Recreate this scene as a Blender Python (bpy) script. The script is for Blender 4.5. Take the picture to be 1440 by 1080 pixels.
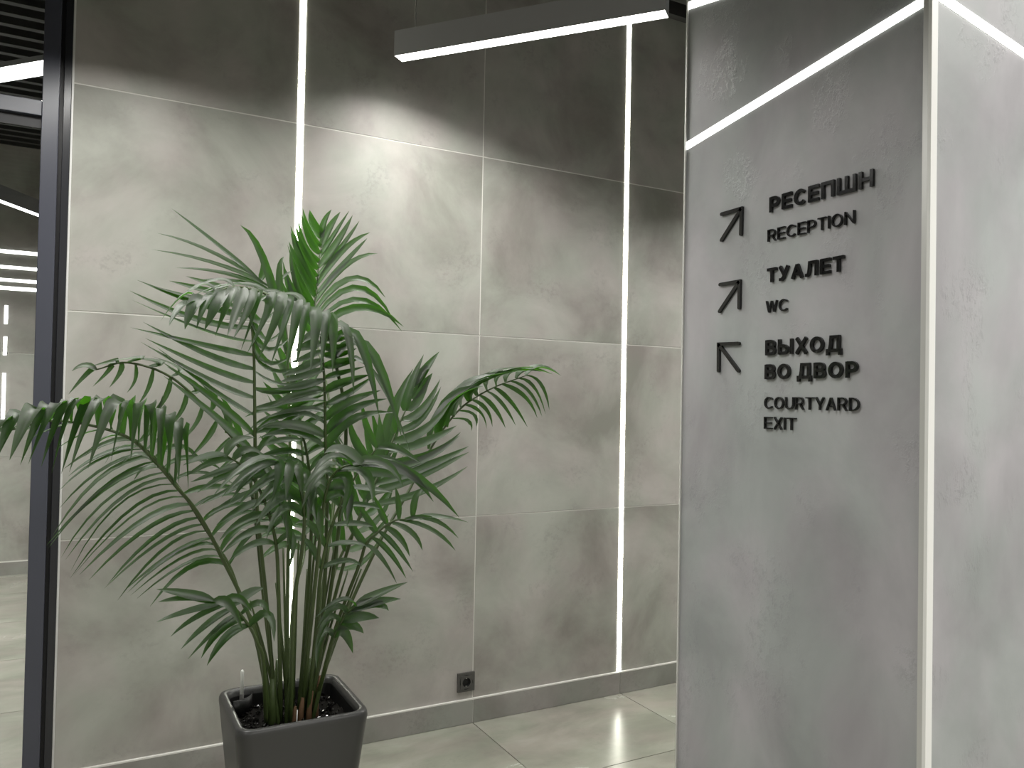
import bpy, math, random
from mathutils import Vector, Matrix

# ---------------------------------------------------------------- clear
for o in list(bpy.data.objects):
    bpy.data.objects.remove(o, do_unlink=True)
SC = bpy.context.scene
COL = SC.collection
random.seed(7)

# ---------------------------------------------------------------- camera
CAM_P = Vector((-1.5515, -3.1692, 1.4271))
CAM_R = Vector((0.8785571, -0.47725466, 0.01911566))
CAM_U = Vector((-0.02579321, -0.00744266, 0.99963959))
CAM_F = Vector((0.47694039, 0.87873352, 0.01884873))
FPX = 1115.65
cd = bpy.data.cameras.new('camera')
cd.sensor_width = 36.0
cd.lens = FPX / 1440.0 * 36.0
cd.clip_start = 0.05
cam = bpy.data.objects.new('camera', cd)
COL.objects.link(cam)
M3 = Matrix((CAM_R, CAM_U, -CAM_F)).transposed()
cam.matrix_world = Matrix.Translation(CAM_P) @ M3.to_4x4()
SC.camera = cam

# ---------------------------------------------------------------- world, exposure
w = bpy.data.worlds.new('world')
SC.world = w
w.use_nodes = True
w.node_tree.nodes['Background'].inputs[0].default_value = (0.93, 0.97, 1.0, 1)
w.node_tree.nodes['Background'].inputs[1].default_value = 0.10
SC.view_settings.view_transform = 'Standard'
SC.view_settings.look = 'None'
SC.view_settings.gamma = 1.0
SC.view_settings.use_curve_mapping = False
SC.view_settings.exposure = 0.0
try:
    SC.cycles.use_denoising = True
    SC.cycles.max_bounces = 10
    SC.cycles.sample_clamp_indirect = 6.0
except Exception:
    pass

# ---------------------------------------------------------------- room lamps beyond the frame (linear pendants at 2.65 m, plus one added higher fill lamp)
LAMP_Z = 2.655
def area_lamp(name, x, y, length, deg, watts, color=(1.0, 0.985, 0.94), width=0.06, z=LAMP_Z, spread=150):
    ld = bpy.data.lights.new(name, 'AREA')
    ld.shape = 'RECTANGLE'
    ld.size = length
    ld.size_y = width
    ld.energy = watts
    ld.spread = math.radians(spread)
    ld.color = color
    o = bpy.data.objects.new(name, ld)
    COL.objects.link(o)
    o.location = (x, y, z)
    o.rotation_euler = (0, 0, math.radians(deg))
    return o
area_lamp('area_light', -1.80, -0.85, 1.3, 45, 19, spread=165)
area_lamp('area_light', -1.15, -1.45, 1.2, -45, 13, spread=140)
area_lamp('area_light', 1.75, -0.75, 1.2, 45, 26)  # unseen lamp behind the column, added to brighten the right of the wall
area_lamp('area_light', -3.2, -2.6, 1.3, 45, 15)
area_lamp('area_light', -0.9, -4.8, 1.4, 45, 34, spread=178)
area_lamp('area_light', 1.25, -3.4, 1.4, -50, 76, spread=178, z=3.22)  # unseen lamp added near the ceiling to brighten the column's upper front
area_lamp('area_light', 0.9, -4.2, 1.4, -50, 26, spread=178)
area_lamp('area_light', -2.9, -4.8, 1.4, -45, 20)
area_lamp('area_light', 2.3, -3.2, 1.4, 45, 26)
# lamps of the room behind the glass
area_lamp('area_light', -3.0, 1.0, 1.4, 0, 58)
area_lamp('area_light', -3.0, 2.6, 1.4, 0, 62)

# ---------------------------------------------------------------- materials
def nt(name):
    m = bpy.data.materials.new(name)
    m.use_nodes = True
    t = m.node_tree
    return m, t, t.nodes['Principled BSDF']
def N(t, typ, **kw):
    n = t.nodes.new(typ)
    for k, v in kw.items():
        setattr(n, k, v)
    return n
def simple(name, col, rough=0.5, metal=0.0, spec=0.5, bump=0.0, bscale=400.0):
    m, t, b = nt(name)
    b.inputs['Base Color'].default_value = (*col, 1)
    b.inputs['Roughness'].default_value = rough
    b.inputs['Metallic'].default_value = metal
    b.inputs['Specular IOR Level'].default_value = spec
    nz = N(t, 'ShaderNodeTexNoise')
    nz.inputs['Scale'].default_value = bscale
    geo = N(t, 'ShaderNodeNewGeometry')
    t.links.new(geo.outputs['Position'], nz.inputs['Vector'])
    mr = N(t, 'ShaderNodeMapRange')
    mr.inputs['To Min'].default_value = max(0.02, rough - 0.04)
    mr.inputs['To Max'].default_value = min(1.0, rough + 0.04)
    t.links.new(nz.outputs['Fac'], mr.inputs['Value'])
    t.links.new(mr.outputs['Result'], b.inputs['Roughness'])
    if bump:
        bp = N(t, 'ShaderNodeBump')
        bp.inputs['Strength'].default_value = bump
        bp.inputs['Distance'].default_value = 0.001
        t.links.new(nz.outputs['Fac'], bp.inputs['Height'])
        t.links.new(bp.outputs['Normal'], b.inputs['Normal'])
    return m
def emit(name, col, strength):
    m = bpy.data.materials.new(name)
    m.use_nodes = True
    t = m.node_tree
    b = t.nodes['Principled BSDF']
    b.inputs['Base Color'].default_value = (0.9, 0.9, 0.88, 1)
    b.inputs['Emission Color'].default_value = (*col, 1)
    b.inputs['Emission Strength'].default_value = strength
    return m
def concrete(name, dark, mid, light, rough=(0.42, 0.6), scale=2.2, fleck=0.35, bump=0.15, streak=(1, 1, 1), offset=True):
    """stone-look porcelain: cloudy patches, finer mottling, pale flecks and a few pits"""
    m, t, b = nt(name)
    L = t.links.new
    geo = N(t, 'ShaderNodeNewGeometry')
    vec = geo.outputs['Position']
    if offset:
        oi = N(t, 'ShaderNodeObjectInfo')
        mul = N(t, 'ShaderNodeMath', operation='MULTIPLY')
        mul.inputs[1].default_value = 37.0
        L(oi.outputs['Random'], mul.inputs[0])
        add = N(t, 'ShaderNodeVectorMath', operation='ADD')
        L(vec, add.inputs[0]); L(mul.outputs[0], add.inputs[1])
        vec = add.outputs[0]
    mp = N(t, 'ShaderNodeMapping')
    mp.inputs['Scale'].default_value = streak
    L(vec, mp.inputs['Vector'])
    vec = mp.outputs[0]
    n1 = N(t, 'ShaderNodeTexNoise'); n1.inputs['Scale'].default_value = scale
    n1.inputs['Detail'].default_value = 9; n1.inputs['Roughness'].default_value = 0.58; n1.inputs['Distortion'].default_value = 0.35
    L(vec, n1.inputs['Vector'])
    cr = N(t, 'ShaderNodeValToRGB')
    e = cr.color_ramp.elements
    e[0].position = 0.34; e[0].color = (*dark, 1)
    e[1].position = 0.66; e[1].color = (*light, 1)
    x = cr.color_ramp.elements.new(0.5); x.color = (*mid, 1)
    L(n1.outputs['Fac'], cr.inputs['Fac'])
    # faint hue drift (pinkish / greenish greys)
    n3 = N(t, 'ShaderNodeTexNoise'); n3.inputs['Scale'].default_value = scale * 1.6; n3.inputs['Detail'].default_value = 3
    L(vec, n3.inputs['Vector'])
    cr3 = N(t, 'ShaderNodeValToRGB')
    cr3.color_ramp.elements[0].position = 0.38; cr3.color_ramp.elements[0].color = (0.97, 1.01, 0.96, 1)
    cr3.color_ramp.elements[1].position = 0.62; cr3.color_ramp.elements[1].color = (1.03, 0.99, 0.99, 1)
    L(n3.outputs['Fac'], cr3.inputs['Fac'])
    hm = N(t, 'ShaderNodeMixRGB', blend_type='MULTIPLY'); hm.inputs['Fac'].default_value = 1.0
    L(cr.outputs['Color'], hm.inputs['Color1']); L(cr3.outputs['Color'], hm.inputs['Color2'])
    # scraped flecks in patches
    n2 = N(t, 'ShaderNodeTexNoise'); n2.inputs['Scale'].default_value = scale * 22; n2.inputs['Detail'].default_value = 6; n2.inputs['Roughness'].default_value = 0.7
    L(vec, n2.inputs['Vector'])
    n4 = N(t, 'ShaderNodeTexNoise'); n4.inputs['Scale'].default_value = scale * 2.4; n4.inputs['Detail'].default_value = 4
    L(vec, n4.inputs['Vector'])
    mask = N(t, 'ShaderNodeMapRange'); mask.inputs['From Min'].default_value = 0.53; mask.inputs['From Max'].default_value = 0.66
    L(n4.outputs['Fac'], mask.inputs['Value'])
    fl = N(t, 'ShaderNodeMapRange'); fl.inputs['From Min'].default_value = 0.48; fl.inputs['From Max'].default_value = 0.62
    L(n2.outputs['Fac'], fl.inputs['Value'])
    mm = N(t, 'ShaderNodeMath', operation='MULTIPLY'); L(mask.outputs[0], mm.inputs[0]); L(fl.outputs[0], mm.inputs[1])
    m2 = N(t, 'ShaderNodeMath', operation='MULTIPLY'); m2.inputs[1].default_value = fleck; L(mm.outputs[0], m2.inputs[0])
    mx = N(t, 'ShaderNodeMixRGB', blend_type='MIX')
    L(m2.outputs[0], mx.inputs['Fac']); L(hm.outputs[0], mx.inputs['Color1'])
    mx.inputs['Color2'].default_value = (dark[0] * 0.8, dark[1] * 0.8, dark[2] * 0.8, 1)
    L(mx.outputs[0], b.inputs['Base Color'])
    rr = N(t, 'ShaderNodeMapRange'); rr.inputs['To Min'].default_value = rough[0]; rr.inputs['To Max'].default_value = rough[1]
    L(n1.outputs['Fac'], rr.inputs['Value']); L(rr.outputs[0], b.inputs['Roughness'])
    bp = N(t, 'ShaderNodeBump'); bp.inputs['Strength'].default_value = bump; bp.inputs['Distance'].default_value = 0.002
    L(mm.outputs[0], bp.inputs['Height']); L(bp.outputs[0], b.inputs['Normal'])
    return m

M_TILE = concrete('stone_tile', (0.265, 0.256, 0.235), (0.370, 0.362, 0.338), (0.455, 0.448, 0.424), (0.45, 0.62), 2.3, 0.30, 0.10)
M_SKIRT = concrete('stone_skirting', (0.20, 0.195, 0.18), (0.26, 0.255, 0.24), (0.32, 0.315, 0.30), (0.45, 0.6), 3.0, 0.3, 0.1)
M_FLOOR = concrete('stone_floor', (0.245, 0.240, 0.208), (0.31, 0.305, 0.266), (0.37, 0.364, 0.322), (0.20, 0.32), 2.0, 0.25, 0.05, (1.0, 1.8, 1.0))
M_PLASTER = concrete('decorative_plaster', (0.297, 0.300, 0.316), (0.358, 0.362, 0.382), (0.42, 0.424, 0.447), (0.42, 0.55), 3.0, 0.30, 0.4, (1, 1, 0.7), offset=False)
M_GROUT = simple('pale_grout', (0.72, 0.71, 0.67), 0.7)
M_DARKGROUT = simple('floor_grout', (0.16, 0.15, 0.135), 0.8)
M_FRAME = simple('anthracite_frame', (0.062, 0.066, 0.088), 0.30, 0.0, 0.6)  # the cool reflection on the metal is put into this bluish grey
M_JAMB = simple('dark_jamb', (0.02, 0.021, 0.026), 0.25, 0.0, 0.6)
M_FRAMEDK = simple('black_gasket', (0.012, 0.012, 0.015), 0.45)
M_SLAT = simple('ceiling_slat_paint', (0.035, 0.035, 0.033), 0.55)
M_VOID = simple('ceiling_void', (0.008, 0.008, 0.008), 0.9)
M_BODY = simple('pendant_body', (0.40, 0.40, 0.41), 0.42)
M_WIRE = simple('steel_wire', (0.6, 0.6, 0.58), 0.3, 1.0)
M_TRIM = simple('aluminium_trim', (0.62, 0.62, 0.60), 0.35, 0.3)
M_TRIMW = simple('white_trim', (0.85, 0.85, 0.83), 0.4)
M_LED = emit('led_diffuser', (1.0, 1.0, 0.86), 18.0)
M_LEDC = emit('led_diffuser_column', (1.0, 1.0, 0.95), 6.0)
M_LAMP = emit('pendant_diffuser', (1.0, 0.99, 0.94), 10.0)
M_LAMPF = emit('far_diffuser', (1.0, 1.0, 0.97), 6.0)
M_BLACK = simple('black_acrylic', (0.010, 0.010, 0.010), 0.14, 0.0, 0.6)
M_POT = simple('charcoal_planter', (0.045, 0.045, 0.044), 0.34, 0.0, 0.5, 0.05, 900)
M_LINER = simple('black_liner', (0.010, 0.010, 0.010), 0.4)
M_SOIL = simple('dark_soil', (0.006, 0.005, 0.004), 0.8, 0.0, 0.15, 1.0, 120)
M_CHIP = simple('wet_granule', (0.005, 0.0045, 0.004), 0.10, 0.0, 0.45)
M_BARK = simple('dry_sheath', (0.15, 0.085, 0.045), 0.7, 0, 0.3, 0.6, 90)
M_SOCK = simple('graphite_plastic', (0.075, 0.073, 0.068), 0.4)
M_HOLE = simple('socket_dark', (0.006, 0.006, 0.006), 0.5)
M_INDIC = simple('clear_indicator', (0.75, 0.76, 0.72), 0.15)

def leaf_material(name, top, dark, trans, tw):
    m, t, b = nt(name)
    L = t.links.new
    geo = N(t, 'ShaderNodeNewGeometry')
    oi = N(t, 'ShaderNodeObjectInfo')
    nz = N(t, 'ShaderNodeTexNoise'); nz.inputs['Scale'].default_value = 14
    L(geo.outputs['Position'], nz.inputs['Vector'])
    ad = N(t, 'ShaderNodeMath', operation='ADD'); L(nz.outputs['Fac'], ad.inputs[0]); L(oi.outputs['Random'], ad.inputs[1])
    hf = N(t, 'ShaderNodeMath', operation='MULTIPLY'); hf.inputs[1].default_value = 0.5; L(ad.outputs[0], hf.inputs[0])
    mx = N(t, 'ShaderNodeMixRGB'); mx.inputs['Color1'].default_value = (*dark, 1); mx.inputs['Color2'].default_value = (*top, 1)
    L(hf.outputs[0], mx.inputs['Fac'])
    L(mx.outputs[0], b.inputs['Base Color'])
    b.inputs['Roughness'].default_value = 0.50
    b.inputs['Specular IOR Level'].default_value = 0.8
    b.inputs['IOR'].default_value = 1.5
    tr = N(t, 'ShaderNodeBsdfTranslucent'); tr.inputs['Color'].default_value = (*trans, 1)
    ms = N(t, 'ShaderNodeMixShader'); ms.inputs['Fac'].default_value = tw
    out = t.nodes['Material Output']
    L(b.outputs[0], ms.inputs[1]); L(tr.outputs[0], ms.inputs[2]); L(ms.outputs[0], out.inputs['Surface'])
    return m
M_LEAF = leaf_material('palm_leaf', (0.036, 0.046, 0.026), (0.007, 0.017, 0.006), (0.13, 0.52, 0.012), 0.17)
M_STEM = simple('palm_stem', (0.055, 0.085, 0.025), 0.4)

def glass_material():
    m, t, b = nt('clear_glass')
    b.inputs['Base Color'].default_value = (0.96, 0.98, 0.97, 1)
    b.inputs['Roughness'].default_value = 0.0
    b.inputs['Transmission Weight'].default_value = 1.0
    b.inputs['IOR'].default_value = 1.45
    return m
M_GLASS = glass_material()

# ---------------------------------------------------------------- mesh helpers
class MB:
    def __init__(self):
        self.v = []; self.f = []; self.smooth = []
    def box(self, a, b, bev=0.0):
        x0, y0, z0 = [min(a[i], b[i]) for i in range(3)]
        x1, y1, z1 = [max(a[i], b[i]) for i in range(3)]
        n = len(self.v)
        self.v += [(x0, y0, z0), (x1, y0, z0), (x1, y1, z0), (x0, y1, z0), (x0, y0, z1), (x1, y0, z1), (x1, y1, z1), (x0, y1, z1)]
        for f in ((0, 3, 2, 1), (4, 5, 6, 7), (0, 1, 5, 4), (1, 2, 6, 5), (2, 3, 7, 6), (3, 0, 4, 7)):
            self.f.append(tuple(n + i for i in f)); self.smooth.append(False)
        return self
    def rings(self, rings, close=True, cap0=False, cap1=False, smooth=True):
        n = len(self.v); k = len(rings[0])
        for r in rings:
            self.v += [tuple(p) for p in r]
        for i in range(len(rings) - 1):
            for j in range(k if close else k - 1):
                a = n + i * k + j; b2 = n + i * k + (j + 1) % k
                self.f.append((a, b2, b2 + k, a + k)); self.smooth.append(smooth)
        if cap0:
            self.f.append(tuple(n + j for j in reversed(range(k)))); self.smooth.append(False)
        if cap1:
            self.f.append(tuple(n + (len(rings) - 1) * k + j for j in range(k))); self.smooth.append(False)
        return self
    def tube(self, pts, radii, k=8, caps=True):
        pts = [Vector(p) for p in pts]
        if not isinstance(radii, (list, tuple)):
            radii = [radii] * len(pts)
        rings = []
        ref = Vector((0.31, 0.87, 0.37))
        for i, p in enumerate(pts):
            d = (pts[min(i + 1, len(pts) - 1)] - pts[max(i - 1, 0)]).normalized()
            if abs(d.dot(ref)) > 0.95:
                ref = Vector((0.9, 0.1, 0.4))
            s = d.cross(ref).normalized(); u = d.cross(s).normalized()
            rings.append([p + (s * math.cos(2 * math.pi * j / k) + u * math.sin(2 * math.pi * j / k)) * radii[i] for j in range(k)])
        return self.rings(rings, True, caps, caps)
    def build(self, name, mat, parent=None, loc=None, bevel=0.0, kind=None):
        me = bpy.data.meshes.new(name)
        me.from_pydata([tuple(p) for p in self.v], [], self.f)
        me.polygons.foreach_set('use_smooth', self.smooth)
        me.update()
        me.materials.append(mat)
        o = bpy.data.objects.new(name, me)
        COL.objects.link(o)
        if parent is not None:
            o.parent = parent
        if loc:
            o.location = loc
        if bevel:
            md = o.modifiers.new('edge', 'BEVEL'); md.width = bevel; md.segments = 2; md.limit_method = 'ANGLE'
        if kind:
            o['kind'] = kind
        return o
def tag(o, label, cat, group=None):
    o['label'] = label; o['category'] = cat
    if group:
        o['group'] = group
    return o
def empty(name, loc, label, cat, group=None):
    o = bpy.data.objects.new(name, None)
    COL.objects.link(o)
    o.location = loc
    o.empty_display_size = 0.05
    return tag(o, label, cat, group)
def piece(name, src_mesh, parent, loc):
    o = bpy.data.objects.new(name, src_mesh)
    COL.objects.link(o)
    o.parent = parent; o.location = loc
    return o

# ================================================================ SETTING
X_EDGE = -1.606
BASE = 0.106
T = 0.8
GAP = 0.0055
CEIL = 3.31
SEAM_X = [X_EDGE + 0.006, -0.812, 0.0, 0.792, 1.6, 2.4, 3.2]
ROW_Z = [BASE, BASE + T, BASE + 2 * T, BASE + 3 * T, CEIL + 0.10]
STRIPS = (-0.812, 0.792)
SW = 0.013                                                  # half width of a light slot

# floor: slab, grout bed and large square tiles
floor = MB().box((-5.0, -6.2, -0.15), (3.6, 4.2, -0.006)).build('floor', M_DARKGROUT)
floor['kind'] = 'structure'
tile_mesh = None
FY0 = -0.615
for i in range(-6, 4):
    for j in range(-6, 7):
        x0 = i * T; y1 = FY0 + j * T
        if tile_mesh is None:
            p = MB().box((GAP / 2 * .7, GAP / 2 * .7, -0.0059), (T - GAP / 2 * .7, T - GAP / 2 * .7, 0)).build('floor_tile', M_FLOOR, floor)
            tile_mesh = p.data; p.location = (x0, y1 - T, 0)
        else:
            piece('floor_tile', tile_mesh, floor, (x0, y1 - T, 0))

# back wall (grout body) and its porcelain panels
wall_back = MB().box((X_EDGE, 0.0012, 0), (3.6, 0.12, CEIL + 0.2)).build('wall_back', M_GROUT)
wall_back['kind'] = 'structure'
for ci in range(len(SEAM_X) - 1):
    for ri in range(4):
        x0, x1 = SEAM_X[ci], SEAM_X[ci + 1]
        x0 += SW if x0 in STRIPS else (GAP / 2 if ci else 0)
        x1 -= SW if x1 in STRIPS else GAP / 2
        MB().box((x0, -0.0006, ROW_Z[ri] + GAP / 2), (x1, 0.0011, ROW_Z[ri + 1] - GAP / 2)).build('wall_panel', M_TILE, wall_back)
edge = MB().box((X_EDGE - 0.001, -0.006, 0), (X_EDGE + 0.005, 0.01, CEIL)).build('edge_trim', M_TRIMW, wall_back)

# skirting of the back wall
baseboard = MB().box((X_EDGE + 0.004, -0.0085, 0.0005), (3.6, 0.0010, BASE - 0.0045)).build('baseboard_back', M_GROUT)
baseboard['kind'] = 'structure'
bx = [X_EDGE + 0.006, -0.812, 0.0, 0.792, 1.6, 2.4, 3.2]
for a, b in zip(bx[:-1], bx[1:]):
    MB().box((a + 0.0015, -0.0115, 0.0015), (b - 0.0025, -0.0086, BASE - 0.004)).build('skirting_tile', M_SKIRT, baseboard)
MB().box((X_EDGE + 0.004, -0.0115, BASE - 0.004), (3.2, 0.0, BASE + 0.0015)).build('skirting_joint', M_GROUT, baseboard)  # pale joint that also carries the skirting's lit top edge in its colour

# ceiling: dark void and slats running along the back wall
ceiling = MB().box((-5.0, -6.2, CEIL + 0.22), (3.6, 4.2, CEIL + 0.3)).build('ceiling', M_VOID)
ceiling['kind'] = 'structure'
sm = None
for k in range(72):
    y = 4.05 - k * 0.14
    if -0.02 < y < 0.14:
        continue
    if sm is None:
        s = MB().box((-4.95, -0.02, 0), (3.55, 0.02, 0.11)).build('slat', M_SLAT, ceiling, (0, y, CEIL)); sm = s.data
    else:
        piece('slat', sm, ceiling, (0, y, CEIL))

# far room wall seen through the glass, with its tiles and skirting
FY = 4.05
wall_far = MB().box((-4.8, FY + 0.0012, 0), (-0.2, FY + 0.1, CEIL + 0.2)).build('wall_far', M_GROUT)
wall_far['kind'] = 'structure'
for ci in range(-6, 0):
    for ri in range(4):
        MB().box((ci * T + GAP / 2, FY - 0.003, ROW_Z[ri] + GAP / 2), ((ci + 1) * T - GAP / 2, FY + 0.0011, ROW_Z[ri + 1] - GAP / 2)).build('wall_panel', M_TILE, wall_far)
bfar = MB().box((-4.8, FY - 0.012, 0.0005), (-0.2, FY - 0.0035, BASE - 0.006)).build('baseboard_far', M_SKIRT)
bfar['kind'] = 'structure'
MB().box((-4.8, FY - 0.012, BASE - 0.006), (-0.2, FY - 0.0035, BASE + 0.002)).build('skirting_joint', M_GROUT, bfar)

# the rest of the hall, behind and beside the viewer
for nm, a, b in (('wall_right', (3.6, -6.2, 0), (3.7, 4.2, CEIL + 0.2)), ('wall_front', (-5.0, -6.3, 0), (3.6, -6.2, CEIL + 0.2)), ('wall_left', (-5.1, -6.2, 0), (-5.0, 4.2, CEIL + 0.2))):
    MB().box(a, b).build(nm, M_TILE)['kind'] = 'structure'

# glazed partition left of the wall
PX0, PX1 = -1.690, -1.6065
part = bpy.data.objects.new('window_1', None); COL.objects.link(part); part['kind'] = 'structure'
part.location = (-1.69, 0, 0)
def pb(name, a, b, mat, bevel=0.0):
    o = (Vector((1.69, 0, 0)))
    return MB().box(Vector(a) + o, Vector(b) + o).build(name, mat, part, None, bevel)
pb('post', (-1.694, -0.035, 0), (-1.643, 0.03, CEIL), M_FRAME, 0.002)
pb('gasket', (-1.643, -0.002, 0), (-1.631, 0.03, CEIL), M_FRAMEDK)
pb('jamb', (-1.631, -0.020, 0), (-1.6075, 0.03, CEIL), M_JAMB, 0.0015)
pb('transom', (-4.4, -0.033, 2.362), (-1.694, 0.028, 2.414), M_FRAME, 0.002)
pb('glazing_bead', (-4.4, -0.012, 2.325), (-1.694, 0.012, 2.362), M_FRAMEDK)
pb('bottom_rail', (-4.4, -0.033, 0), (-1.694, 0.028, 0.07), M_FRAME, 0.002)
pb('post', (-3.0, -0.034, 0.07), (-2.93, 0.029, 2.362), M_FRAME, 0.002)
pb('glass_pane', (-2.93, -0.004, 0.07), (-1.694, 0.004, 2.325), M_GLASS)
pb('glass_pane', (-4.4, -0.004, 2.414), (-1.694, 0.004, CEIL), M_GLASS)

# ---------------------------------------------------------------- column with the signs
PXF = 0.0485                                                # sign face, looks towards -X
PYF = -2.098                                                # front face, looks towards -Y
PYB = -1.297
PX2 = 1.25
CT = CEIL
column = bpy.data.objects.new('column', None); COL.objects.link(column); column['kind'] = 'structure'
MB().box((PXF + 0.004, PYF + 0.006, 0), (PX2, PYB - 0.004, CT)).build('plaster_body', M_PLASTER, column)
MB().box((PXF - 0.0012, PYF - 0.0012, 0), (PXF + 0.020, PYF + 0.007, CT)).build('corner_trim', M_TRIMW, column)
MB().box((PXF - 0.0012, PYF + 0.007, 0), (PXF + 0.006, PYF + 0.019, CT)).build('corner_trim', M_TRIM, column)
MB().box((PXF - 0.0012, PYB - 0.006, 0), (PXF + 0.012, PYB, CT)).build('corner_trim', M_TRIM, column)

# ================================================================ LIGHT STRIPS
def wall_strip(x, label):
    e = empty('light_line', (x, 0, BASE), label, 'light strip')
    MB().box((-SW, -0.0004, 0.004), (SW, 0.0011, CEIL - BASE)).build('profile', M_TRIMW, e)
    MB().box((-SW + 0.0015, -0.0022, 0.006), (SW - 0.0015, -0.0005, CEIL - BASE - 0.002)).build('diffuser', M_LED, e)
wall_strip(-0.812, 'vertical white light strip in the back wall behind the palm')
wall_strip(0.792, 'thin vertical white light strip in the back wall beside the column')

def column_strip(p0, p1, face, label, w2=0.0125):
    """sloping luminous line let into a column face; p0, p1 are 3D points on the face"""
    p0 = Vector(p0); p1 = Vector(p1)
    e = empty('light_line', (p0 + p1) / 2, label, 'light strip')
    c = (p0 + p1) / 2
    d = (p1 - p0).normalized()
    n = Vector((-1, 0, 0)) if face == 'side' else Vector((0, -1, 0))
    s = d.cross(n).normalized()
    for nm, ww, q0, q1, mat in (('profile', w2, -0.004, 0.0006, M_TRIMW), ('diffuser', w2 - 0.0012, 0.0007, 0.0022, M_LEDC)):
        mb = MB()
        ring = lambda q: [q - c - s * ww + n * q0, q - c + s * ww + n * q0, q - c + s * ww + n * q1, q - c - s * ww + n * q1]
        mb.rings([ring(p0), ring(p1)], True, True, True, False)
        mb.build(nm, mat, e)
XF = PXF + 0.004
YF = PYF + 0.006
column_strip((XF, PYB - 0.007, 2.208), (XF, PYF + 0.021, 2.317), 'side', 'long sloping light line on the sign face of the column')
column_strip((XF, PYB - 0.007, 2.640), (XF, -1.62, 2.575), 'side', 'short sloping light line at the top left of the column')
column_strip((PXF + 0.022, YF, 2.332), (1.24, YF, 2.138), 'front', 'sloping light line on the right front face of the column')

# ================================================================ PENDANT LAMP
def pendant(p0, p1, z, label, body_h=0.098, wdt=0.061, mat=M_LAMP, group=None):
    p0 = Vector((*p0, z)); p1 = Vector((*p1, z))
    d = (p1 - p0); ln = d.length; d.normalize()
    e = empty('pendant_lamp', (p0 + p1) / 2, label, 'lamp', group)
    e.rotation_euler = (0, 0, math.atan2(d.y, d.x))
    h = ln / 2; hw = wdt / 2
    # inverted channel, open below
    ys = [(-hw, 0), (-hw, body_h), (hw, body_h), (hw, 0), (hw - 0.002, 0), (hw - 0.002, 0.006), (-hw + 0.002, 0.006), (-hw + 0.002, 0)]
    MB().rings([[(-h + 0.002, y, zz) for y, zz in ys], [(h - 0.002, y, zz) for y, zz in ys]], True, True, True, False).build('housing', M_BODY, e)
    MB().box((-h + 0.002, -hw + 0.0022, 0.0005), (h - 0.002, hw - 0.0022, 0.0058)).build('diffuser', mat, e)
    for s in (-1, 1):
        MB().box((s * h, -hw, 0.0), (s * (h - 0.0019), hw, body_h)).build('end_cap', M_BODY, e)
        x = s * (h - 0.075)
        wob = [(x + 0.002, 0.0, CEIL - z), (x - 0.001, 0.001, (CEIL - z) * .6), (x, 0, body_h + 0.014), (x, 0, body_h)]
        wr = MB().tube(wob, [0.0022, 0.0022, 0.0022, 0.0035], 6).build('suspension_wire', M_WIRE, e)
        MB().tube([(x, 0, body_h), (x, 0, body_h + 0.012)], 0.005, 10).build('gripper', M_WIRE, wr)
    return e
pendant((-0.4945, -0.235), (0.1705, -1.054), 2.75, 'dark grey linear pendant lamp hanging before the tiled wall')
area_lamp('area_light', -0.162, -0.6445, 1.04, -50.8, 18, width=0.055, z=2.749, spread=152)
pendant((-2.66, 1.40), (-1.535, 0.126), 2.65, 'thick linear pendant lamp behind the upper glass at left', 0.02, 0.11, mat=M_LAMPF)
pendant((-2.55, 2.09), (-1.66, 3.61), 2.65, 'slanting linear pendant lamp behind the lower glass', mat=M_LAMPF)

# glowing strips added on the far wall: lamp lines, some only reflections, and dashes
def far_line(x0, x1, z0, z1, label, group=None):
    e = empty('light_line', ((x0 + x1) / 2, FY - 0.003, (z0 + z1) / 2), label, 'light strip', group)
    hx = (x1 - x0) / 2; hz = (z1 - z0) / 2
    MB().box((-hx - 0.004, -0.003, -hz - 0.004), (hx + 0.004, 0, hz + 0.004)).build('profile', M_TRIMW, e)
    MB().box((-hx, -0.007, -hz), (hx, -0.0031, hz)).build('diffuser', M_LAMPF, e)
for z, h, lab in ((2.487, .012, 'topmost horizontal light line added on the far wall behind glass'), (2.367, .010, 'second horizontal light line from the top, added for reflected lamps'),
                  (2.268, .010, 'third horizontal light line from the top, added for reflected lamps'), (2.205, .012, 'lowest horizontal light line on the far wall, added for reflected lamps')):
    far_line(-3.9, -1.2, z - h, z + h, lab)
for z0, z1, lab in ((1.93, 2.07, 'upper short vertical light dash on the far wall'), (1.69, 1.83, 'middle short vertical light dash on the far wall'), (1.20, 1.55, 'lower longer vertical light dash on the far wall')):
    far_line(-2.083, -2.063, z0, z1, lab)

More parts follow.
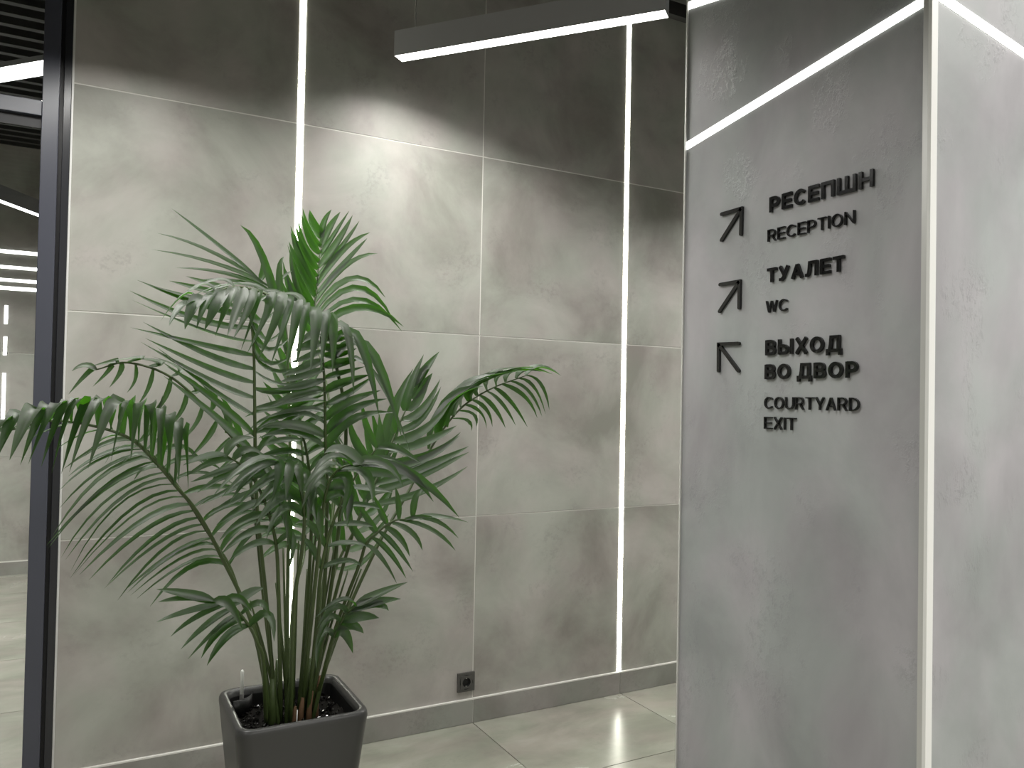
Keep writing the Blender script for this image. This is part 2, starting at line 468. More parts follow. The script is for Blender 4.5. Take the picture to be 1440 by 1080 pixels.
# ================================================================ SIGN LETTERING
def arc(cx, cy, rx, ry, a0, a1, n=10):
    return [(cx + rx * math.cos(math.radians(a0 + (a1 - a0) * i / n)), cy + ry * math.sin(math.radians(a0 + (a1 - a0) * i / n))) for i in range(n + 1)]
def thick(mb, pts, wd, d, closed=False):
    """a stroke of width wd along pts, extruded from 0 to d (local x, y, z)"""
    n = len(pts); P = [Vector(p) for p in pts]
    L, R = [], []
    for i in range(n):
        if closed:
            a, b = P[(i - 1) % n], P[(i + 1) % n]
            d0 = (P[i] - a).normalized(); d1 = (b - P[i]).normalized()
        else:
            d0 = (P[i] - P[i - 1]).normalized() if i else (P[1] - P[0]).normalized()
            d1 = (P[i + 1] - P[i]).normalized() if i < n - 1 else d0
        n0 = Vector((-d0.y, d0.x)); n1 = Vector((-d1.y, d1.x))
        m = (n0 + n1); m.normalize()
        k = min(1.6, 1.0 / max(0.3, m.dot(n0)))
        L.append(P[i] + m * wd / 2 * k); R.append(P[i] - m * wd / 2 * k)
    rings = [[(L[i].x, L[i].y, 0), (R[i].x, R[i].y, 0), (R[i].x, R[i].y, d), (L[i].x, L[i].y, d)] for i in range(n)]
    if closed:
        rings.append(rings[0])
        mb.rings(rings, True, False, False, False)
    else:
        mb.rings(rings, True, True, True, False)
def glyph(ch, w):
    """strokes on a cap height of 1; returns (advance width, [(points, closed)])"""
    h = w / 2; lo, hi, md = h, 1 - h, 0.5
    bold = w > 0.17
    def bowl(x0, xr, y0, y1):
        r = (y1 - y0) / 2; rx = min(r, xr - x0)
        return [(x0, y1)] + arc(xr - rx, (y0 + y1) / 2, rx, r, 90, -90, 8) + [(x0, y0)]
    if ch in 'РP':
        W = 0.68 if bold else 0.66; return W, [([(h, 0), (h, 1)], 0), (bowl(h, W - h, 0.42, hi), 0)]
    if ch in 'ЕE':
        W = 0.64 if bold else 0.64; return W, [([(h, 0), (h, 1)], 0), ([(h, hi), (W, hi)], 0), ([(h, md), (W - .05, md)], 0), ([(h, lo), (W, lo)], 0)]
    if ch in 'СC':
        W = 0.74 if bold else 0.78; c = W / 2 + .03; return W, [(arc(c, .5, c - h, .5 - h, 42, 318, 16), 0)]
    if ch == 'П':
        W = 0.76; return W, [([(h, 0), (h, hi), (W - h, hi), (W - h, 0)], 0)]
    if ch == 'Ш':
        W = 1.06; return W, [([(h, 1), (h, lo), (W - h, lo), (W - h, 1)], 0), ([(W / 2, 0), (W / 2, 1)], 0)]
    if ch == 'Н':
        W = 0.76; return W, [([(h, 0), (h, 1)], 0), ([(W - h, 0), (W - h, 1)], 0), ([(h, md), (W - h, md)], 0)]
    if ch in 'ТT':
        W = 0.66; return W, [([(W / 2, 0), (W / 2, 1)], 0), ([(0, hi), (W, hi)], 0)]
    if ch == 'У':
        W = 0.72; return W, [([(h * .95, 1), (W / 2 + .03, .36)], 0), ([(W - h * .95, 1), (W / 2 - .03, .2), (W / 2 - .14, lo), (.06, lo)], 0)]
    if ch in 'АA':
        W = 0.80 if bold else 0.76; return W, [([(h * .95, 0), (W / 2, hi + h * .4)], 0), ([(W - h * .95, 0), (W / 2, hi + h * .4)], 0), ([(W * .24, .30), (W * .76, .30)], 0)]
    if ch == 'Л':
        W = 0.78; return W, [([(W - h, 0), (W - h, hi), (.27, hi), (.24, .40), (.19, .16), (.12, lo), (0, lo)], 0)]
    if ch == 'В':
        W = 0.72; return W, [([(h, 0), (h, 1)], 0), (bowl(h, W - h - .04, .52, hi), 0), (bowl(h, W - h, lo, .50), 0)]
    if ch == 'Ы':
        W = 0.98; return W, [([(h, 0), (h, 1)], 0), (bowl(h, W - h - .27, lo, .56), 0), ([(W - h, 0), (W - h, 1)], 0)]
    if ch in 'ХX':
        W = 0.80 if bold else 0.68; return W, [([(h, 0), (W - h, 1)], 0), ([(h, 1), (W - h, 0)], 0)]
    if ch in 'ОO':
        W = 0.84 if bold else 0.82; return W, [(arc(W / 2, .5, W / 2 - h, .5 - h, 0, 360, 22)[:-1], 1)]
    if ch == 'Д':
        W = 0.88; b = h; return W, [([(.20, lo), (.26, .45), (.29, hi), (W - .17, hi), (W - .17, lo)], 0), ([(0, lo), (W, lo)], 0), ([(h * .9, lo), (h * .9, -.20)], 0), ([(W - h * .9, lo), (W - h * .9, -.20)], 0)]
    if ch == 'R':
        W = 0.72; return W, [([(h, 0), (h, 1)], 0), (bowl(h, W - h - .04, .47, hi), 0), ([(W * .52, .47), (W - h, 0)], 0)]
    if ch == 'I':
        return w, [([(h, 0), (h, 1)], 0)]
    if ch == 'N':
        W = 0.72; return W, [([(h, 0), (h, 1)], 0), ([(W - h, 0), (W - h, 1)], 0), ([(h, 1 - .02), (W - h, .02)], 0)]
    if ch == 'W':
        W = 1.00; return W, [([(h, 1), (.27, .03)], 0), ([(.27, .03), (.5, .97)], 0), ([(.5, .97), (.73, .03)], 0), ([(.73, .03), (W - h, 1)], 0)]
    if ch == 'U':
        W = 0.74; return W, [([(h, 1), (h, .36)] + arc(W / 2, .36, W / 2 - h, .36 - h, 180, 360, 10)[1:-1] + [(W - h, .36), (W - h, 1)], 0)]
    if ch == 'Y':
        W = 0.70; return W, [([(h, 1), (W / 2, .42)], 0), ([(W - h, 1), (W / 2, .42)], 0), ([(W / 2, 0), (W / 2, .46)], 0)]
    if ch == 'D':
        W = 0.74; return W, [([(h, 0), (h, 1)], 0), (bowl(h, W - h, lo, hi), 0)]
    return 0.3, []
SIGN_D = 0.0075
SIGN_M = Matrix(((0, 0, -1), (-1, 0, 0), (0, 1, 0)))       # local x -> -Y, y -> Z, z (out) -> -X
def sign_text(lines, label, weight):
    """lines: (text, y_start, y_end, z_base, cap height)"""
    z = lines[-1][3]; y = lines[0][1]
    e = empty('sign_lettering', (XF, y, z), label, 'sign')
    for text, ya, yb, zb, cap in lines:
        space = 0.17 if weight < .17 else 0.15
        tot = 0; adv = []
        for ch in text:
            if ch == ' ':
                adv.append((ch, tot, None)); tot += 0.30
                continue
            W, st = glyph(ch, weight)
            adv.append((ch, tot, st)); tot += W + space
        tot -= space
        sx = (ya - yb) / tot
        for ch, x0, st in adv:
            if st is None:
                continue
            mb = MB()
            for si, (pts, cl) in enumerate(st):
                thick(mb, [((x + x0) * sx, yy * cap) for x, yy in pts], weight * (cap + sx) / 2, SIGN_D - 0.0002 * si, bool(cl))
            mb.v = [tuple(SIGN_M @ Vector(v) + Vector((0, ya - y, zb - z))) for v in mb.v]
            mb.build('letter', M_BLACK, e)
sign_text([('РЕСЕПШН', -1.643, -1.958, 1.936, .0405)], 'raised black word РЕСЕПШН, uppermost bold word on the column', .182)
sign_text([('RECEPTION', -1.638, -1.908, 1.859, .0315)], 'thin raised word RECEPTION under the top bold word', .092)
sign_text([('ТУАЛЕТ', -1.638, -1.880, 1.749, .038)], 'raised bold black word ТУАЛЕТ in the middle of the sign', .182)
sign_text([('WC', -1.635, -1.7095, 1.669, .0315)], 'two thin raised letters WC under the middle bold word', .092)
sign_text([('ВЫХОД', -1.635, -1.875, 1.556, .040), ('ВО ДВОР', -1.634, -1.922, 1.4925, .039)], 'two bold lines ВЫХОД ВО ДВОР, low on the sign', .182)
sign_text([('COURTYARD', -1.634, -1.926, 1.414, .0315), ('EXIT', -1.634, -1.739, 1.361, .0315)], 'thin lowest lines COURTYARD EXIT on the column sign', .092)
def sign_arrow(tip, tail, h1, h2, label):
    e = empty('sign_arrow', (XF, tip[0], tip[1]), label, 'arrow')
    to = lambda p: (-(p[0] - tip[0]), p[1] - tip[1])
    def bar(name, pts):
        mb = MB(); thick(mb, pts, 0.0098, SIGN_D)
        for q in (pts[0], pts[-1]):
            k = 12; r = 0.0049
            mb.rings([[(q[0] + r * math.cos(2 * math.pi * j / k), q[1] + r * math.sin(2 * math.pi * j / k), zz) for j in range(k)] for zz in (0, SIGN_D - 0.0002)], True, True, True, False)
        mb.v = [tuple(SIGN_M @ Vector(v)) for v in mb.v]
        mb.build(name, M_BLACK, e)
    bar('shaft', [to(tail), (0, 0)])
    bar('arrow_head', [to(h1), (0, 0), to(h2)])
sign_arrow((-1.540, 1.9685), (-1.4635, 1.893), (-1.462, 1.9675), (-1.539, 1.897), 'topmost black arrow, pointing up right next to the word РЕСЕПШН')
sign_arrow((-1.5365, 1.766), (-1.4595, 1.689), (-1.460, 1.7655), (-1.536, 1.692), 'middle black arrow, pointing up right next to the word ТУАЛЕТ')
sign_arrow((-1.4575, 1.595), (-1.537, 1.517), (-1.536, 1.593), (-1.4585, 1.519), 'black arrow pointing up left beside the lowest words')

# ================================================================ WALL SOCKET
so = empty('wall_socket', (-0.036, -0.0007, 0.183), 'square graphite power socket low on the back wall', 'socket')
def ring_frame(half, hole, y0, y1, name, mat, parent, k=32):
    """square plate with a round hole"""
    mb = MB(); sq = []; ci = []
    for j in range(k):
        a = 2 * math.pi * j / k + math.pi / 4
        c, s = math.cos(a), math.sin(a); m = max(abs(c), abs(s))
        sq.append((c / m * half, s / m * half)); ci.append((c * hole, s * hole))
    mb.rings([[(x, y0, z) for x, z in sq], [(x, y1, z) for x, z in sq], [(x, y1, z) for x, z in ci], [(x, y0, z) for x, z in ci]], True, False, False, False)
    return mb.build(name, mat, parent)
ring_frame(0.0405, 0.031, 0, -0.010, 'frame', M_SOCK, so)
ins = ring_frame(0.0275, 0.0195, 0, -0.0125, 'insert', M_SOCK, so)
cup = MB(); kk = 24
cup.rings([[(0.0194 * math.cos(2 * math.pi * j / kk), -0.0124 + 0.0115 * (i > 0), 0.0194 * math.sin(2 * math.pi * j / kk)) for j in range(kk)] for i in (0, 1)], True, False, True)
cup.build('recess', M_HOLE, so)
for sx in (-0.0095, 0.0095):
    MB().tube([(sx, -0.0008, 0), (sx, -0.0022, 0)], 0.003, 10).build('pin_hole', M_FRAMEDK, so)
for sz in (-1, 1):
    MB().box((-0.003, -0.011, sz * 0.0155), (0.003, -0.001, sz * 0.0192)).build('earth_clip', M_WIRE, so)

# ================================================================ PLANTER
PC = Vector((-1.003, -0.885, 0))
def rsq(half, r, z, k=6, hy=None):
    hy = hy or half
    out = []
    for cx, cy, a0 in ((half - r, hy - r, 0), (-half + r, hy - r, 90), (-half + r, -hy + r, 180), (half - r, -hy + r, 270)):
        for i in range(k + 1):
            a = math.radians(a0 + 90 * i / k)
            out.append((cx + r * math.cos(a), cy + r * math.sin(a), z))
    return out
pl = empty('planter', PC, 'tall tapered charcoal planter holding the palm', 'planter')
RZ = 0.56
prof = [(0.120, 0.04, 0.0), (0.126, 0.044, 0.004), (0.130, 0.046, 0.03), (0.153, 0.046, 0.30), (0.168, 0.043, 0.45), (0.1755, 0.040, 0.525), (0.1775, 0.039, 0.542), (0.1765, 0.039, 0.553), (0.173, 0.038, 0.560),
        (0.166, 0.034, 0.5625), (0.158, 0.030, 0.5595), (0.152, 0.027, 0.551), (0.1495, 0.025, 0.543)]
MB().rings([rsq(a, r, z, 6, a * 0.965) for a, r, z in prof], True, True, False).build('pot', M_POT, pl)
lin = MB().rings([rsq(a, r, z, 6, a * 0.965) for a, r, z in [(0.1493, 0.022, 0.543), (0.146, 0.02, 0.52), (0.144, 0.02, 0.44)]], True, False, True).build('liner', M_LINER, pl)
# soil surface, uneven
mb = MB(); G = 22
for i in range(G + 1):
    for j in range(G + 1):
        x = (i / G * 2 - 1) * 0.1445; y = (j / G * 2 - 1) * 0.1395
        mb.v.append((x, y, 0.508 + 0.010 * math.sin(x * 41 + 1) * math.cos(y * 37) + random.uniform(-.004, .004)))
for i in range(G):
    for j in range(G):
        a = i * (G + 1) + j
        mb.f.append((a, a + G + 1, a + G + 2, a + 1)); mb.smooth.append(True)
mb.build('soil', M_SOIL, pl, kind='stuff')
mb = MB()
for i in range(520):
    x = random.uniform(-.138, .138); y = random.uniform(-.133, .133); r = random.uniform(.0022, .0060)
    zc = 0.512 + 0.010 * math.sin(x * 41 + 1) * math.cos(y * 37) + random.uniform(0, .003)
    R = Matrix.Rotation(random.uniform(0, 6.28), 3, Vector((random.random() - .5, random.random() - .5, random.random() - .5)).normalized())
    n = len(mb.v)
    sx = random.uniform(.8, 1.9)
    for p in ((1, 0, 0), (-1, 0, 0), (0, 1, 0), (0, -1, 0), (0, 0, 1), (0, 0, -1)):
        q = R @ Vector((p[0] * r * sx, p[1] * r, p[2] * r * .7)); mb.v.append((x + q.x, y + q.y, zc + q.z))
    for f in ((0, 2, 4), (2, 1, 4), (1, 3, 4), (3, 0, 4), (2, 0, 5), (1, 2, 5), (3, 1, 5), (0, 3, 5)):
        mb.f.append(tuple(n + q for q in f)); mb.smooth.append(False)
mb.build('soil_granules', M_CHIP, pl, kind='stuff')
# corner shaft of the watering system with the level indicator
cs = MB()
arcp = [(-0.147 + 0.062 * math.cos(math.radians(a)), 0.142 + 0.055 * math.sin(math.radians(a))) for a in range(-90, 1, 10)]
cs.rings([[(x, y, 0.50), (x, y, 0.551), (x + .002, y - .002, 0.551), (x + .002, y - .002, 0.50)] for x, y in arcp], True, True, True)
cs.build('watering_shaft', M_LINER, pl)
ind = MB().tube([(-0.118, 0.112, 0.50), (-0.118, 0.112, 0.622), (-0.118, 0.112, 0.628)], [0.0055, 0.0055, 0.003], 10).build('water_level_indicator', M_INDIC, pl)
MB().tube([(-0.118, 0.112, 0.50), (-0.118, 0.112, 0.560)], 0.0062, 10).build('indicator_sleeve', M_SOCK, ind)

# ================================================================ PALM
def at(px, py, Y):
    """the 3D point at wall distance Y on a sight line of the photograph (used only to survey the plant)"""
    d = CAM_F + CAM_R * ((px - 720) / FPX) - CAM_U * ((py - 540) / FPX)
    return CAM_P + d * ((Y - CAM_P.y) / d.y)
def spline(P, n):
    P = [Vector(p) for p in P]
    P = [P[0] * 2 - P[1]] + P + [P[-1] * 2 - P[-2]]
    out = []; S = len(P) - 3
    for i in range(n + 1):
        u = i / n * S; k = min(int(u), S - 1); t = u - k
        a, b, c, d = P[k:k + 4]
        out.append(0.5 * ((2 * b) + (c - a) * t + (2 * a - 5 * b + 4 * c - d) * t * t + (3 * b - a - 3 * c + d) * t ** 3))
    return out
BACK = Vector((-0.477, -0.879, 0)); UP = Vector((0, 0, 1)); RIGHT = Vector((0.879, -0.477, 0))
palm = empty('palm_plant', PC + Vector((0, 0, 0.505)), 'tall green palm with arching feathery fronds in the charcoal planter', 'plant')
PB = PC + Vector((0, 0, 0.505))
ALL = []                                                    # (apparent size, mesh data, frond)
def leaflet_mesh(p0, p1, p2, width, nrm, fold=0.22, segs=7):
    mb = MB()
    pts = []
    for i in range(segs + 1):
        t = i / segs
        pts.append(p0 * (1 - t) ** 2 + p1 * 2 * t * (1 - t) + p2 * t * t)
    rings = []
    for i, p in enumerate(pts):
        t = i / segs
        d = (pts[min(i + 1, segs)] - pts[max(i - 1, 0)]).normalized()
        s = d.cross(nrm)
        if s.length < 0.15:
            s = d.cross(RIGHT)
        s.normalize()
        u = s.cross(d).normalized()
        prof = min(1.0, 0.42 + 2.6 * t) * (1 - t ** 2.6) ** 0.85 if t < 1 else 0.015
        hw = width / 2 * max(prof, 0.015)
        rings.append([p - s * hw + u * hw * fold * 2, p - s * hw * .5 + u * hw * fold * .7, p, p + s * hw * .5 + u * hw * fold * .7, p + s * hw + u * hw * fold * 2])
    mb.rings(rings, False, False, False, True)
    return mb
def frond(pet, rach, Y, sides, r0=0.0054, nrm=None, wd=0.026):
    """pet, rach: surveyed points of petiole and rachis; sides: list of (count, width, keys) with
    keys (t, mid, tip, forward bend) read off along the rachis"""
    Ys = Y if isinstance(Y, (list, tuple)) else (Y, Y, Y)   # crown, start of rachis, tip of rachis
    b0 = PB + Vector(((pet[0][0] - 415) * 0.0020, random.uniform(-.035, .03), 0))
    P3 = [b0]
    m = len(pet)
    for i, (x, y) in enumerate(pet[1:], 1):
        P3.append(at(x, y, Ys[0] + (Ys[1] - Ys[0]) * i / m))
    R3 = []
    k = len(rach)
    for i, (x, y) in enumerate(rach):
        R3.append(at(x, y, Ys[1] + (Ys[2] - Ys[1]) * i / max(1, k - 1)))
    stem = spline(P3 + R3, 10 + 4 * (m + k))
    fr = MB().tube([p - PB for p in stem], [r0 * (1 - i / len(stem)) ** .55 * 0.9 + 0.0011 for i in range(len(stem))], 8).build('frond', M_STEM, palm)
    RS = spline(R3, 40)
    nv = (nrm or (BACK * .75 + UP * .65)).normalized()
    for cnt, width, keys in sides:
        t0, t1 = keys[0][0], keys[-1][0]
        for i in range(cnt):
            t = t0 + (t1 - t0) * (i / max(1, cnt - 1))
            for a, b in zip(keys[:-1], keys[1:]):
                if a[0] <= t <= b[0] + 1e-6:
                    break
            q = (t - a[0]) / max(1e-6, b[0] - a[0])
            f = t * 40; kx = min(int(f), 39); root = RS[kx].lerp(RS[kx + 1], f - kx)
            def rel(key, idx):
                kt = key[0] * (k - 1); ki = min(int(kt), k - 2)
                rx = rach[ki][0] + (rach[ki + 1][0] - rach[ki][0]) * (kt - ki); ry = rach[ki][1] + (rach[ki + 1][1] - rach[ki][1]) * (kt - ki)
                return Vector((key[idx][0] - rx, key[idx][1] - ry))
            mid = rel(a, 1).lerp(rel(b, 1), q); tip = rel(a, 2).lerp(rel(b, 2), q)
            fb = (a[3] if len(a) > 3 else 0.06) * (1 - q) + (b[3] if len(b) > 3 else 0.06) * q
            j = 0.07 * tip.length
            mid += Vector((random.uniform(-j, j) * .6, random.uniform(-j, j) * .6)); tip += Vector((random.uniform(-j, j), random.uniform(-j, j)))
            rt = rach_px = None
            kt = t * (k - 1); ki = min(int(kt), k - 2)
            rx = rach[ki][0] + (rach[ki + 1][0] - rach[ki][0]) * (kt - ki); ry = rach[ki][1] + (rach[ki + 1][1] - rach[ki][1]) * (kt - ki)
            Ym = root.y - fb * random.uniform(.3, .9); Yt = root.y - fb * random.uniform(.6, 1.4)
            Ym = min(Ym, -0.10); Yt = min(Yt, -0.06)
            pm = at(rx + mid.x, ry + mid.y, Ym); pt = at(rx + tip.x, ry + tip.y, Yt)
            pc = pm * 2 - (root + pt) * .5                  # the curve passes through pm
            pc = pm.lerp(pc, .75)
            nj = (nv + Vector((random.uniform(-.4, .4), random.uniform(-.4, .4), random.uniform(-.35, .35)))).normalized()
            lm = leaflet_mesh(root - PB, pc - PB, pt - PB, width * random.uniform(.85, 1.12), nj, random.uniform(.12, .3))
            ALL.append(((pt - root).length * width, lm, fr))
    return fr

# --- upright frond at the very top
frond([(440, 0), (455, 820), (470, 690), (462, 560)], [(443, 470), (443, 430), (447, 385), (453, 335)], (-.86, -.34, -.20), [
    (12, .030, [(0, (510, 424), (564, 466), .02), (.22, (505, 395), (556, 452), .02), (.36, (490, 372), (528, 352), .0), (.65, (480, 345), (506, 312), .0), (.85, (468, 330), (490, 298), .0), (1, (456, 315), (464, 292), .0)]),
    (15, .036, [(0, (418, 440), (398, 392), .0), (.15, (416, 420), (402, 365), .0), (.4, (422, 385), (408, 338), .0), (.8, (432, 345), (416, 303), .0), (1, (442, 315), (433, 293), .0)])], nrm=BACK * .9 - RIGHT * .3 + UP * .1)
# --- frond arching left over the top, leaflets hanging
frond([(437, 0), (465, 830), (482, 690), (486, 590)], [(474, 520), (457, 462), (415, 432), (370, 412), (325, 404), (275, 425)], (-.90, -1.02, -1.10), [
    (20, .034, [(0, (525, 505), (578, 640), .05), (.1, (505, 470), (545, 585), .05), (.2, (474, 450), (470, 525), .06), (.35, (438, 440), (420, 525), .06), (.5, (402, 432), (372, 520), .06), (.65, (362, 428), (335, 485), .06), (.8, (322, 420), (302, 470), .06), (1, (255, 430), (240, 462), .04)]),
    (7, .018, [(.35, (420, 415), (385, 412), -.05), (.6, (335, 398), (272, 420), -.04), (1, (260, 412), (222, 448), .0)])], nrm=BACK * .5 + UP * .9)
# --- left upright frond with long left leaflets
frond([(395, 0), (375, 850), (362, 720)], [(359, 640), (358, 560), (357, 500), (352, 445), (340, 415)], (-.90, -.98, -.98), [
    (13, .022, [(0, (305, 590), (240, 520), .0), (.3, (305, 530), (197, 470), .0), (.5, (300, 490), (195, 452), .0), (.7, (285, 440), (170, 394), .0), (.85, (290, 425), (215, 394), .0), (1, (305, 400), (262, 385), .0)]),
    (11, .021, [(0, (405, 590), (470, 562), .0), (.35, (400, 550), (458, 530), .0), (.6, (378, 515), (412, 497), .0), (.8, (371, 482), (396, 465), .0), (1, (358, 425), (380, 408), .0)])], nrm=BACK * .8 + UP * .6 + RIGHT * .1)
# --- frond behind it: the highest spikes at the left
frond([(405, 0), (405, 800), (408, 640)], [(405, 520), (400, 450), (385, 410), (366, 396)], (-.86, -.72, -.66), [
    (6, .020, [(.35, (365, 420), (300, 402), .0), (.6, (325, 385), (240, 378), .0), (.8, (295, 365), (214, 332), .0), (1, (310, 345), (243, 294), .0)]),
    (4, .026, [(.1, (372, 375), (341, 322), .0), (.6, (400, 405), (425, 392), .0), (1, (372, 380), (368, 350), .0)])])
# --- centre frond, dark broad leaflets
frond([(445, 0), (455, 850), (460, 700)], [(458, 630), (457, 570), (455, 515), (450, 470)], (-.90, -1.0, -1.02), [
    (10, .030, [(0, (490, 592), (548, 578), .04), (.3, (488, 558), (530, 532), .04), (.6, (482, 520), (512, 512), .04), (1, (470, 482), (492, 470), .02)]),
    (12, .032, [(0, (415, 605), (362, 612), .02), (.3, (422, 572), (372, 590), .02), (.7, (425, 525), (398, 530), .02), (1, (438, 472), (425, 480), .02)])], nrm=BACK * .8 + UP * .7)
# --- long left frond bending over, grey hanging leaflets
frond([(388, 0), (355, 880), (310, 780), (277, 720)], [(247, 683), (213, 643), (180, 615), (127, 598), (70, 592), (15, 605)], (-.92, -1.02, -1.12), [
    (17, .036, [(0, (262, 588), (264, 690), .08), (.25, (215, 556), (214, 648), .08), (.45, (158, 553), (116, 657), .08), (.6, (118, 553), (75, 665), .08), (.8, (68, 562), (34, 655), .08), (1, (5, 588), (-18, 640), .04)]),
    (9, .018, [(0, (215, 650), (190, 675), .0), (.3, (165, 622), (140, 650), .0), (.6, (95, 600), (40, 625), .0), (1, (10, 600), (-15, 618), .0)])], nrm=BACK * .45 + UP * .95)
# --- fan of narrow leaflets sweeping down to the left
frond([(388, 0), (365, 900), (340, 845)], [(322, 795), (290, 745), (258, 695), (225, 650), (195, 622)], (-.88, -.86, -.80), [
    (22, .017, [(0, (275, 795), (205, 845), .04), (.25, (232, 765), (165, 838), .04), (.5, (185, 712), (95, 805), .04), (.75, (150, 682), (72, 775), .04), (.9, (145, 650), (82, 690), .04), (1, (150, 622), (92, 665), .04)]),
    (11, .018, [(0, (355, 748), (398, 738), .0), (.5, (300, 680), (348, 692), .0), (.8, (255, 625), (290, 655), .0), (1, (215, 600), (232, 556), .0)])], nrm=BACK * .7 + UP * .8)
# --- long right frond
frond([(442, 0), (480, 880), (530, 770), (575, 690)], [(605, 632), (645, 577), (690, 547), (740, 528)], (-.86, -.72, -.62), [
    (12, .054, [(0, (625, 572), (668, 545), .02), (.35, (658, 540), (712, 526), .02), (.7, (700, 525), (745, 512), .02), (1, (760, 518), (792, 530), .02)]),
    (11, .017, [(.25, (660, 592), (664, 606), .02), (.45, (684, 578), (688, 602), .02), (.65, (712, 565), (730, 602), .02), (.8, (742, 555), (756, 588), .02), (1, (762, 540), (776, 574), .02)])], nrm=BACK * .6 + UP * .5 - RIGHT * .5)
# --- stiff fan on the right
frond([(430, 0), (460, 880), (490, 770)], [(512, 712), (538, 655), (560, 600), (585, 545)], (-.90, -.84, -.76), [
    (12, .032, [(0, (585, 690), (652, 655), .0), (.2, (600, 655), (656, 625), .0), (.4, (605, 632), (650, 607), .0), (.6, (595, 595), (627, 550), .0), (.8, (588, 570), (610, 530), .0), (1, (598, 520), (604, 520), .0)]),
    (6, .036, [(0, (520, 668), (505, 630), .0), (.5, (545, 585), (575, 522), .0), (1, (592, 525), (618, 490), .0)])], nrm=BACK * .9 + UP * .3)
# --- low right fronds
frond([(440, 0), (470, 890), (505, 795)], [(515, 765), (535, 745), (555, 732), (580, 730)], (-.92, -.96, -.96), [
    (8, .020, [(0, (540, 782), (561, 824), .03), (.3, (555, 768), (577, 802), .03), (.5, (568, 752), (575, 775), .03), (.7, (605, 742), (634, 780), .03), (1, (612, 722), (658, 730), .03)]),
    (5, .022, [(0, (500, 750), (484, 712), .0), (.5, (535, 718), (520, 690), .0), (1, (585, 700), (600, 685), .0)])])
# --- two small fronds leaning towards the viewer
frond([(428, 0), (440, 850), (450, 760)], [(456, 705), (466, 672), (484, 656), (512, 654)], (-.95, -1.12, -1.18), [
    (7, .032, [(0, (492, 690), (490, 740), .04), (.35, (494, 675), (480, 735), .04), (.65, (535, 652), (566, 690), .04), (1, (585, 660), (642, 728), .02)]),
    (6, .030, [(0, (440, 690), (432, 742), .04), (.5, (450, 662), (425, 715), .04), (1, (480, 630), (455, 640), .04)])], nrm=BACK * .8 + UP * .5)
frond([(410, 0), (414, 850), (424, 780)], [(428, 725), (421, 680), (408, 655), (390, 648)], (-.95, -1.10, -1.16), [
    (7, .030, [(0, (400, 715), (370, 760), .04), (.4, (390, 672), (345, 722), .04), (.75, (365, 652), (318, 706), .04), (1, (355, 652), (303, 704), .04)]),
    (6, .030, [(0, (445, 715), (455, 765), .04), (.5, (425, 660), (432, 705), .04), (1, (395, 668), (385, 705), .04)])], nrm=BACK * .8 + UP * .5)
# --- low left tuft
frond([(380, 0), (370, 930), (362, 905)], [(350, 880), (326, 852), (300, 846)], (-.96, -1.10, -1.14), [
    (8, .026, [(0, (322, 892), (290, 938), .04), (.4, (300, 880), (262, 915), .04), (.7, (262, 858), (215, 878), .04), (1, (265, 834), (220, 828), .02)]),
    (5, .024, [(0, (378, 862), (388, 905), .04), (.5, (352, 832), (372, 826), .0), (1, (325, 850), (340, 890), .04)])])
# --- low right tuft
frond([(446, 0), (455, 950), (462, 925)], [(470, 895), (484, 868), (500, 852)], (-.94, -1.0, -1.02), [
    (6, .030, [(0, (484, 888), (498, 918), .03), (.3, (500, 872), (520, 876), .03), (.6, (525, 852), (550, 860), .03), (1, (528, 836), (570, 823), .0)]),
    (4, .026, [(0, (452, 890), (446, 940), .04), (1, (478, 842), (445, 868), .03)])])
# --- inner fronds close to the light strip
frond([(410, 0), (412, 850)], [(428, 775), (428, 695), (424, 620), (418, 545)], (-.84, -.52, -.42), [
    (15, .034, [(0, (395, 765), (365, 785), .0), (.5, (392, 640), (360, 615), .0), (1, (402, 510), (385, 482), .0)]),
    (11, .030, [(0, (455, 745), (480, 720), .0), (.5, (455, 640), (485, 610), .0), (1, (432, 510), (448, 485), .0)])])
frond([(395, 0), (372, 850), (358, 720)], [(342, 640), (295, 580), (240, 530), (180, 510), (135, 520)], (-.86, -.82, -.78), [
    (11, .016, [(0, (318, 655), (292, 690), .0), (.3, (275, 600), (245, 630), .0), (.5, (232, 560), (205, 594), .0), (.7, (192, 532), (178, 550), .0), (.9, (155, 520), (132, 546), .0), (1, (125, 522), (98, 555), .0)]),
    (9, .024, [(0, (335, 595), (300, 545), .0), (.4, (275, 540), (232, 512), .0), (.8, (195, 505), (148, 514), .0), (1, (120, 514), (100, 520), .0)])])
frond([(420, 0), (455, 880)], [(472, 800), (500, 742), (522, 692), (535, 650)], (-.84, -.60, -.52), [
    (8, .028, [(0, (512, 790), (540, 745), .0), (.5, (540, 700), (565, 650), .0), (1, (548, 610), (560, 575), .0)]),
    (8, .026, [(0, (470, 745), (462, 700), .0), (.5, (498, 690), (495, 640), .0), (1, (530, 610), (520, 580), .0)])])
frond([(400, 0), (392, 850)], [(388, 765), (372, 705), (348, 662), (318, 640)], (-.92, -1.0, -1.06), [
    (10, .026, [(0, (355, 765), (322, 792), .03), (.5, (325, 700), (285, 725), .03), (1, (290, 640), (258, 655), .03)]),
    (10, .026, [(0, (412, 750), (405, 800), .03), (.5, (385, 680), (398, 730), .03), (1, (332, 618), (362, 612), .0)])])
frond([(424, 0), (432, 850)], [(438, 730), (434, 655), (424, 608), (408, 580)], (-.90, -.88, -.90), [
    (8, .026, [(0, (402, 680), (352, 715), .02), (.5, (390, 630), (348, 650), .02), (1, (380, 575), (345, 585), .0)]),
    (8, .026, [(0, (472, 680), (488, 720), .02), (.5, (462, 620), (492, 640), .02), (1, (430, 560), (455, 555), .0)])])
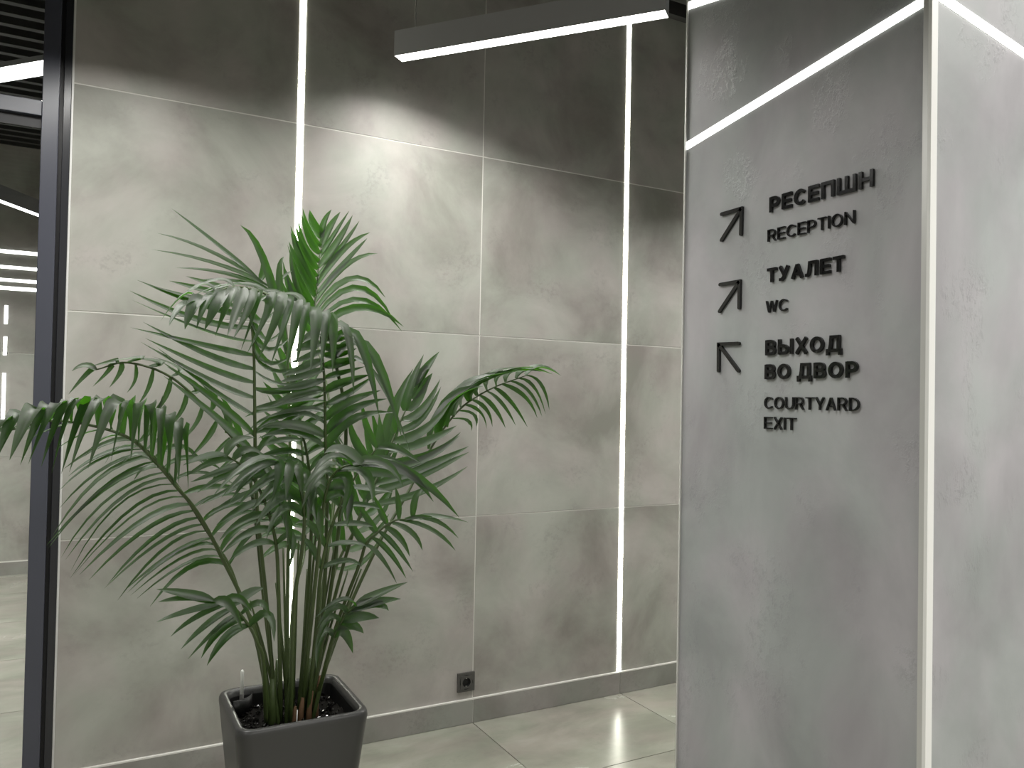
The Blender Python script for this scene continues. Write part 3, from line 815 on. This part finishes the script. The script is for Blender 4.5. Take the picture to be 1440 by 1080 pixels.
frond([(434, 0), (445, 880)], [(452, 800), (470, 730), (500, 670), (530, 630)], (-.92, -.98, -1.0), [
    (8, .026, [(0, (490, 790), (510, 800), .02), (.5, (520, 700), (545, 705), .02), (1, (560, 630), (590, 650), .02)]),
    (8, .026, [(0, (430, 760), (400, 770), .02), (.5, (455, 680), (440, 650), .02), (1, (515, 600), (510, 570), .02)])])
# young spears and bare stalks rising from the crown
for (bx_, tx, ty, Y) in ((400, 352, 845, -.95), (418, 420, 760, -.95), (425, 432, 800, -.84), (436, 470, 770, -.93), (432, 490, 800, -.85), (408, 398, 770, -.9), (442, 508, 800, -.92), (412, 388, 820, -.98), (428, 447, 720, -.97)):
    b0 = PB + Vector(((bx_ - 415) * .002, random.uniform(-.03, .03), 0)); e0 = at(tx, ty, Y)
    m0 = b0.lerp(e0, .5) + Vector((0, 0, .02))
    MB().tube([p - PB for p in spline([b0, m0, e0], 8)], [.0055 - .0004 * i for i in range(9)], 8).build('stalk', M_STEM, palm)
# leaflets: the 300 largest are pieces of their fronds, the rest one joined part
ALL.sort(key=lambda a: -a[0])
for sz, lm, fr in ALL[:298]:
    lm.build('leaflet', M_LEAF, fr)
if len(ALL) > 298:
    rest = MB()
    for sz, lm, fr in ALL[298:]:
        n = len(rest.v); rest.v += lm.v; rest.f += [tuple(n + i for i in f) for f in lm.f]; rest.smooth += lm.smooth
    rest.build('small_leaflets', M_LEAF, palm, kind='stuff')
# crown: sheathed stem bases
for x, y, h, r, mat in ((-.055, -.01, .15, .014, M_STEM), (-.038, .02, .17, .012, M_STEM), (-.012, -.02, .13, .012, M_STEM), (.030, .0, .19, .016, M_STEM), (.048, .02, .16, .012, M_STEM), (.062, -.02, .12, .010, M_BARK), (.018, -.03, .07, .010, M_BARK), (-.002, -.035, .05, .008, M_BARK), (.040, -.035, .085, .009, M_BARK)):
    MB().tube([(x, y, -.012), (x * 1.02, y, h * .4), (x * 1.1 + .004, y, h)], [r, r * .85, r * .45], 9).build('stem_sheath', mat, palm)
MB().tube([(-.004, -.075, -.01), (-.003, -.076, .055)], .0014, 6).build('support_stick', M_INDIC, palm)
print('leaflets', len(ALL))
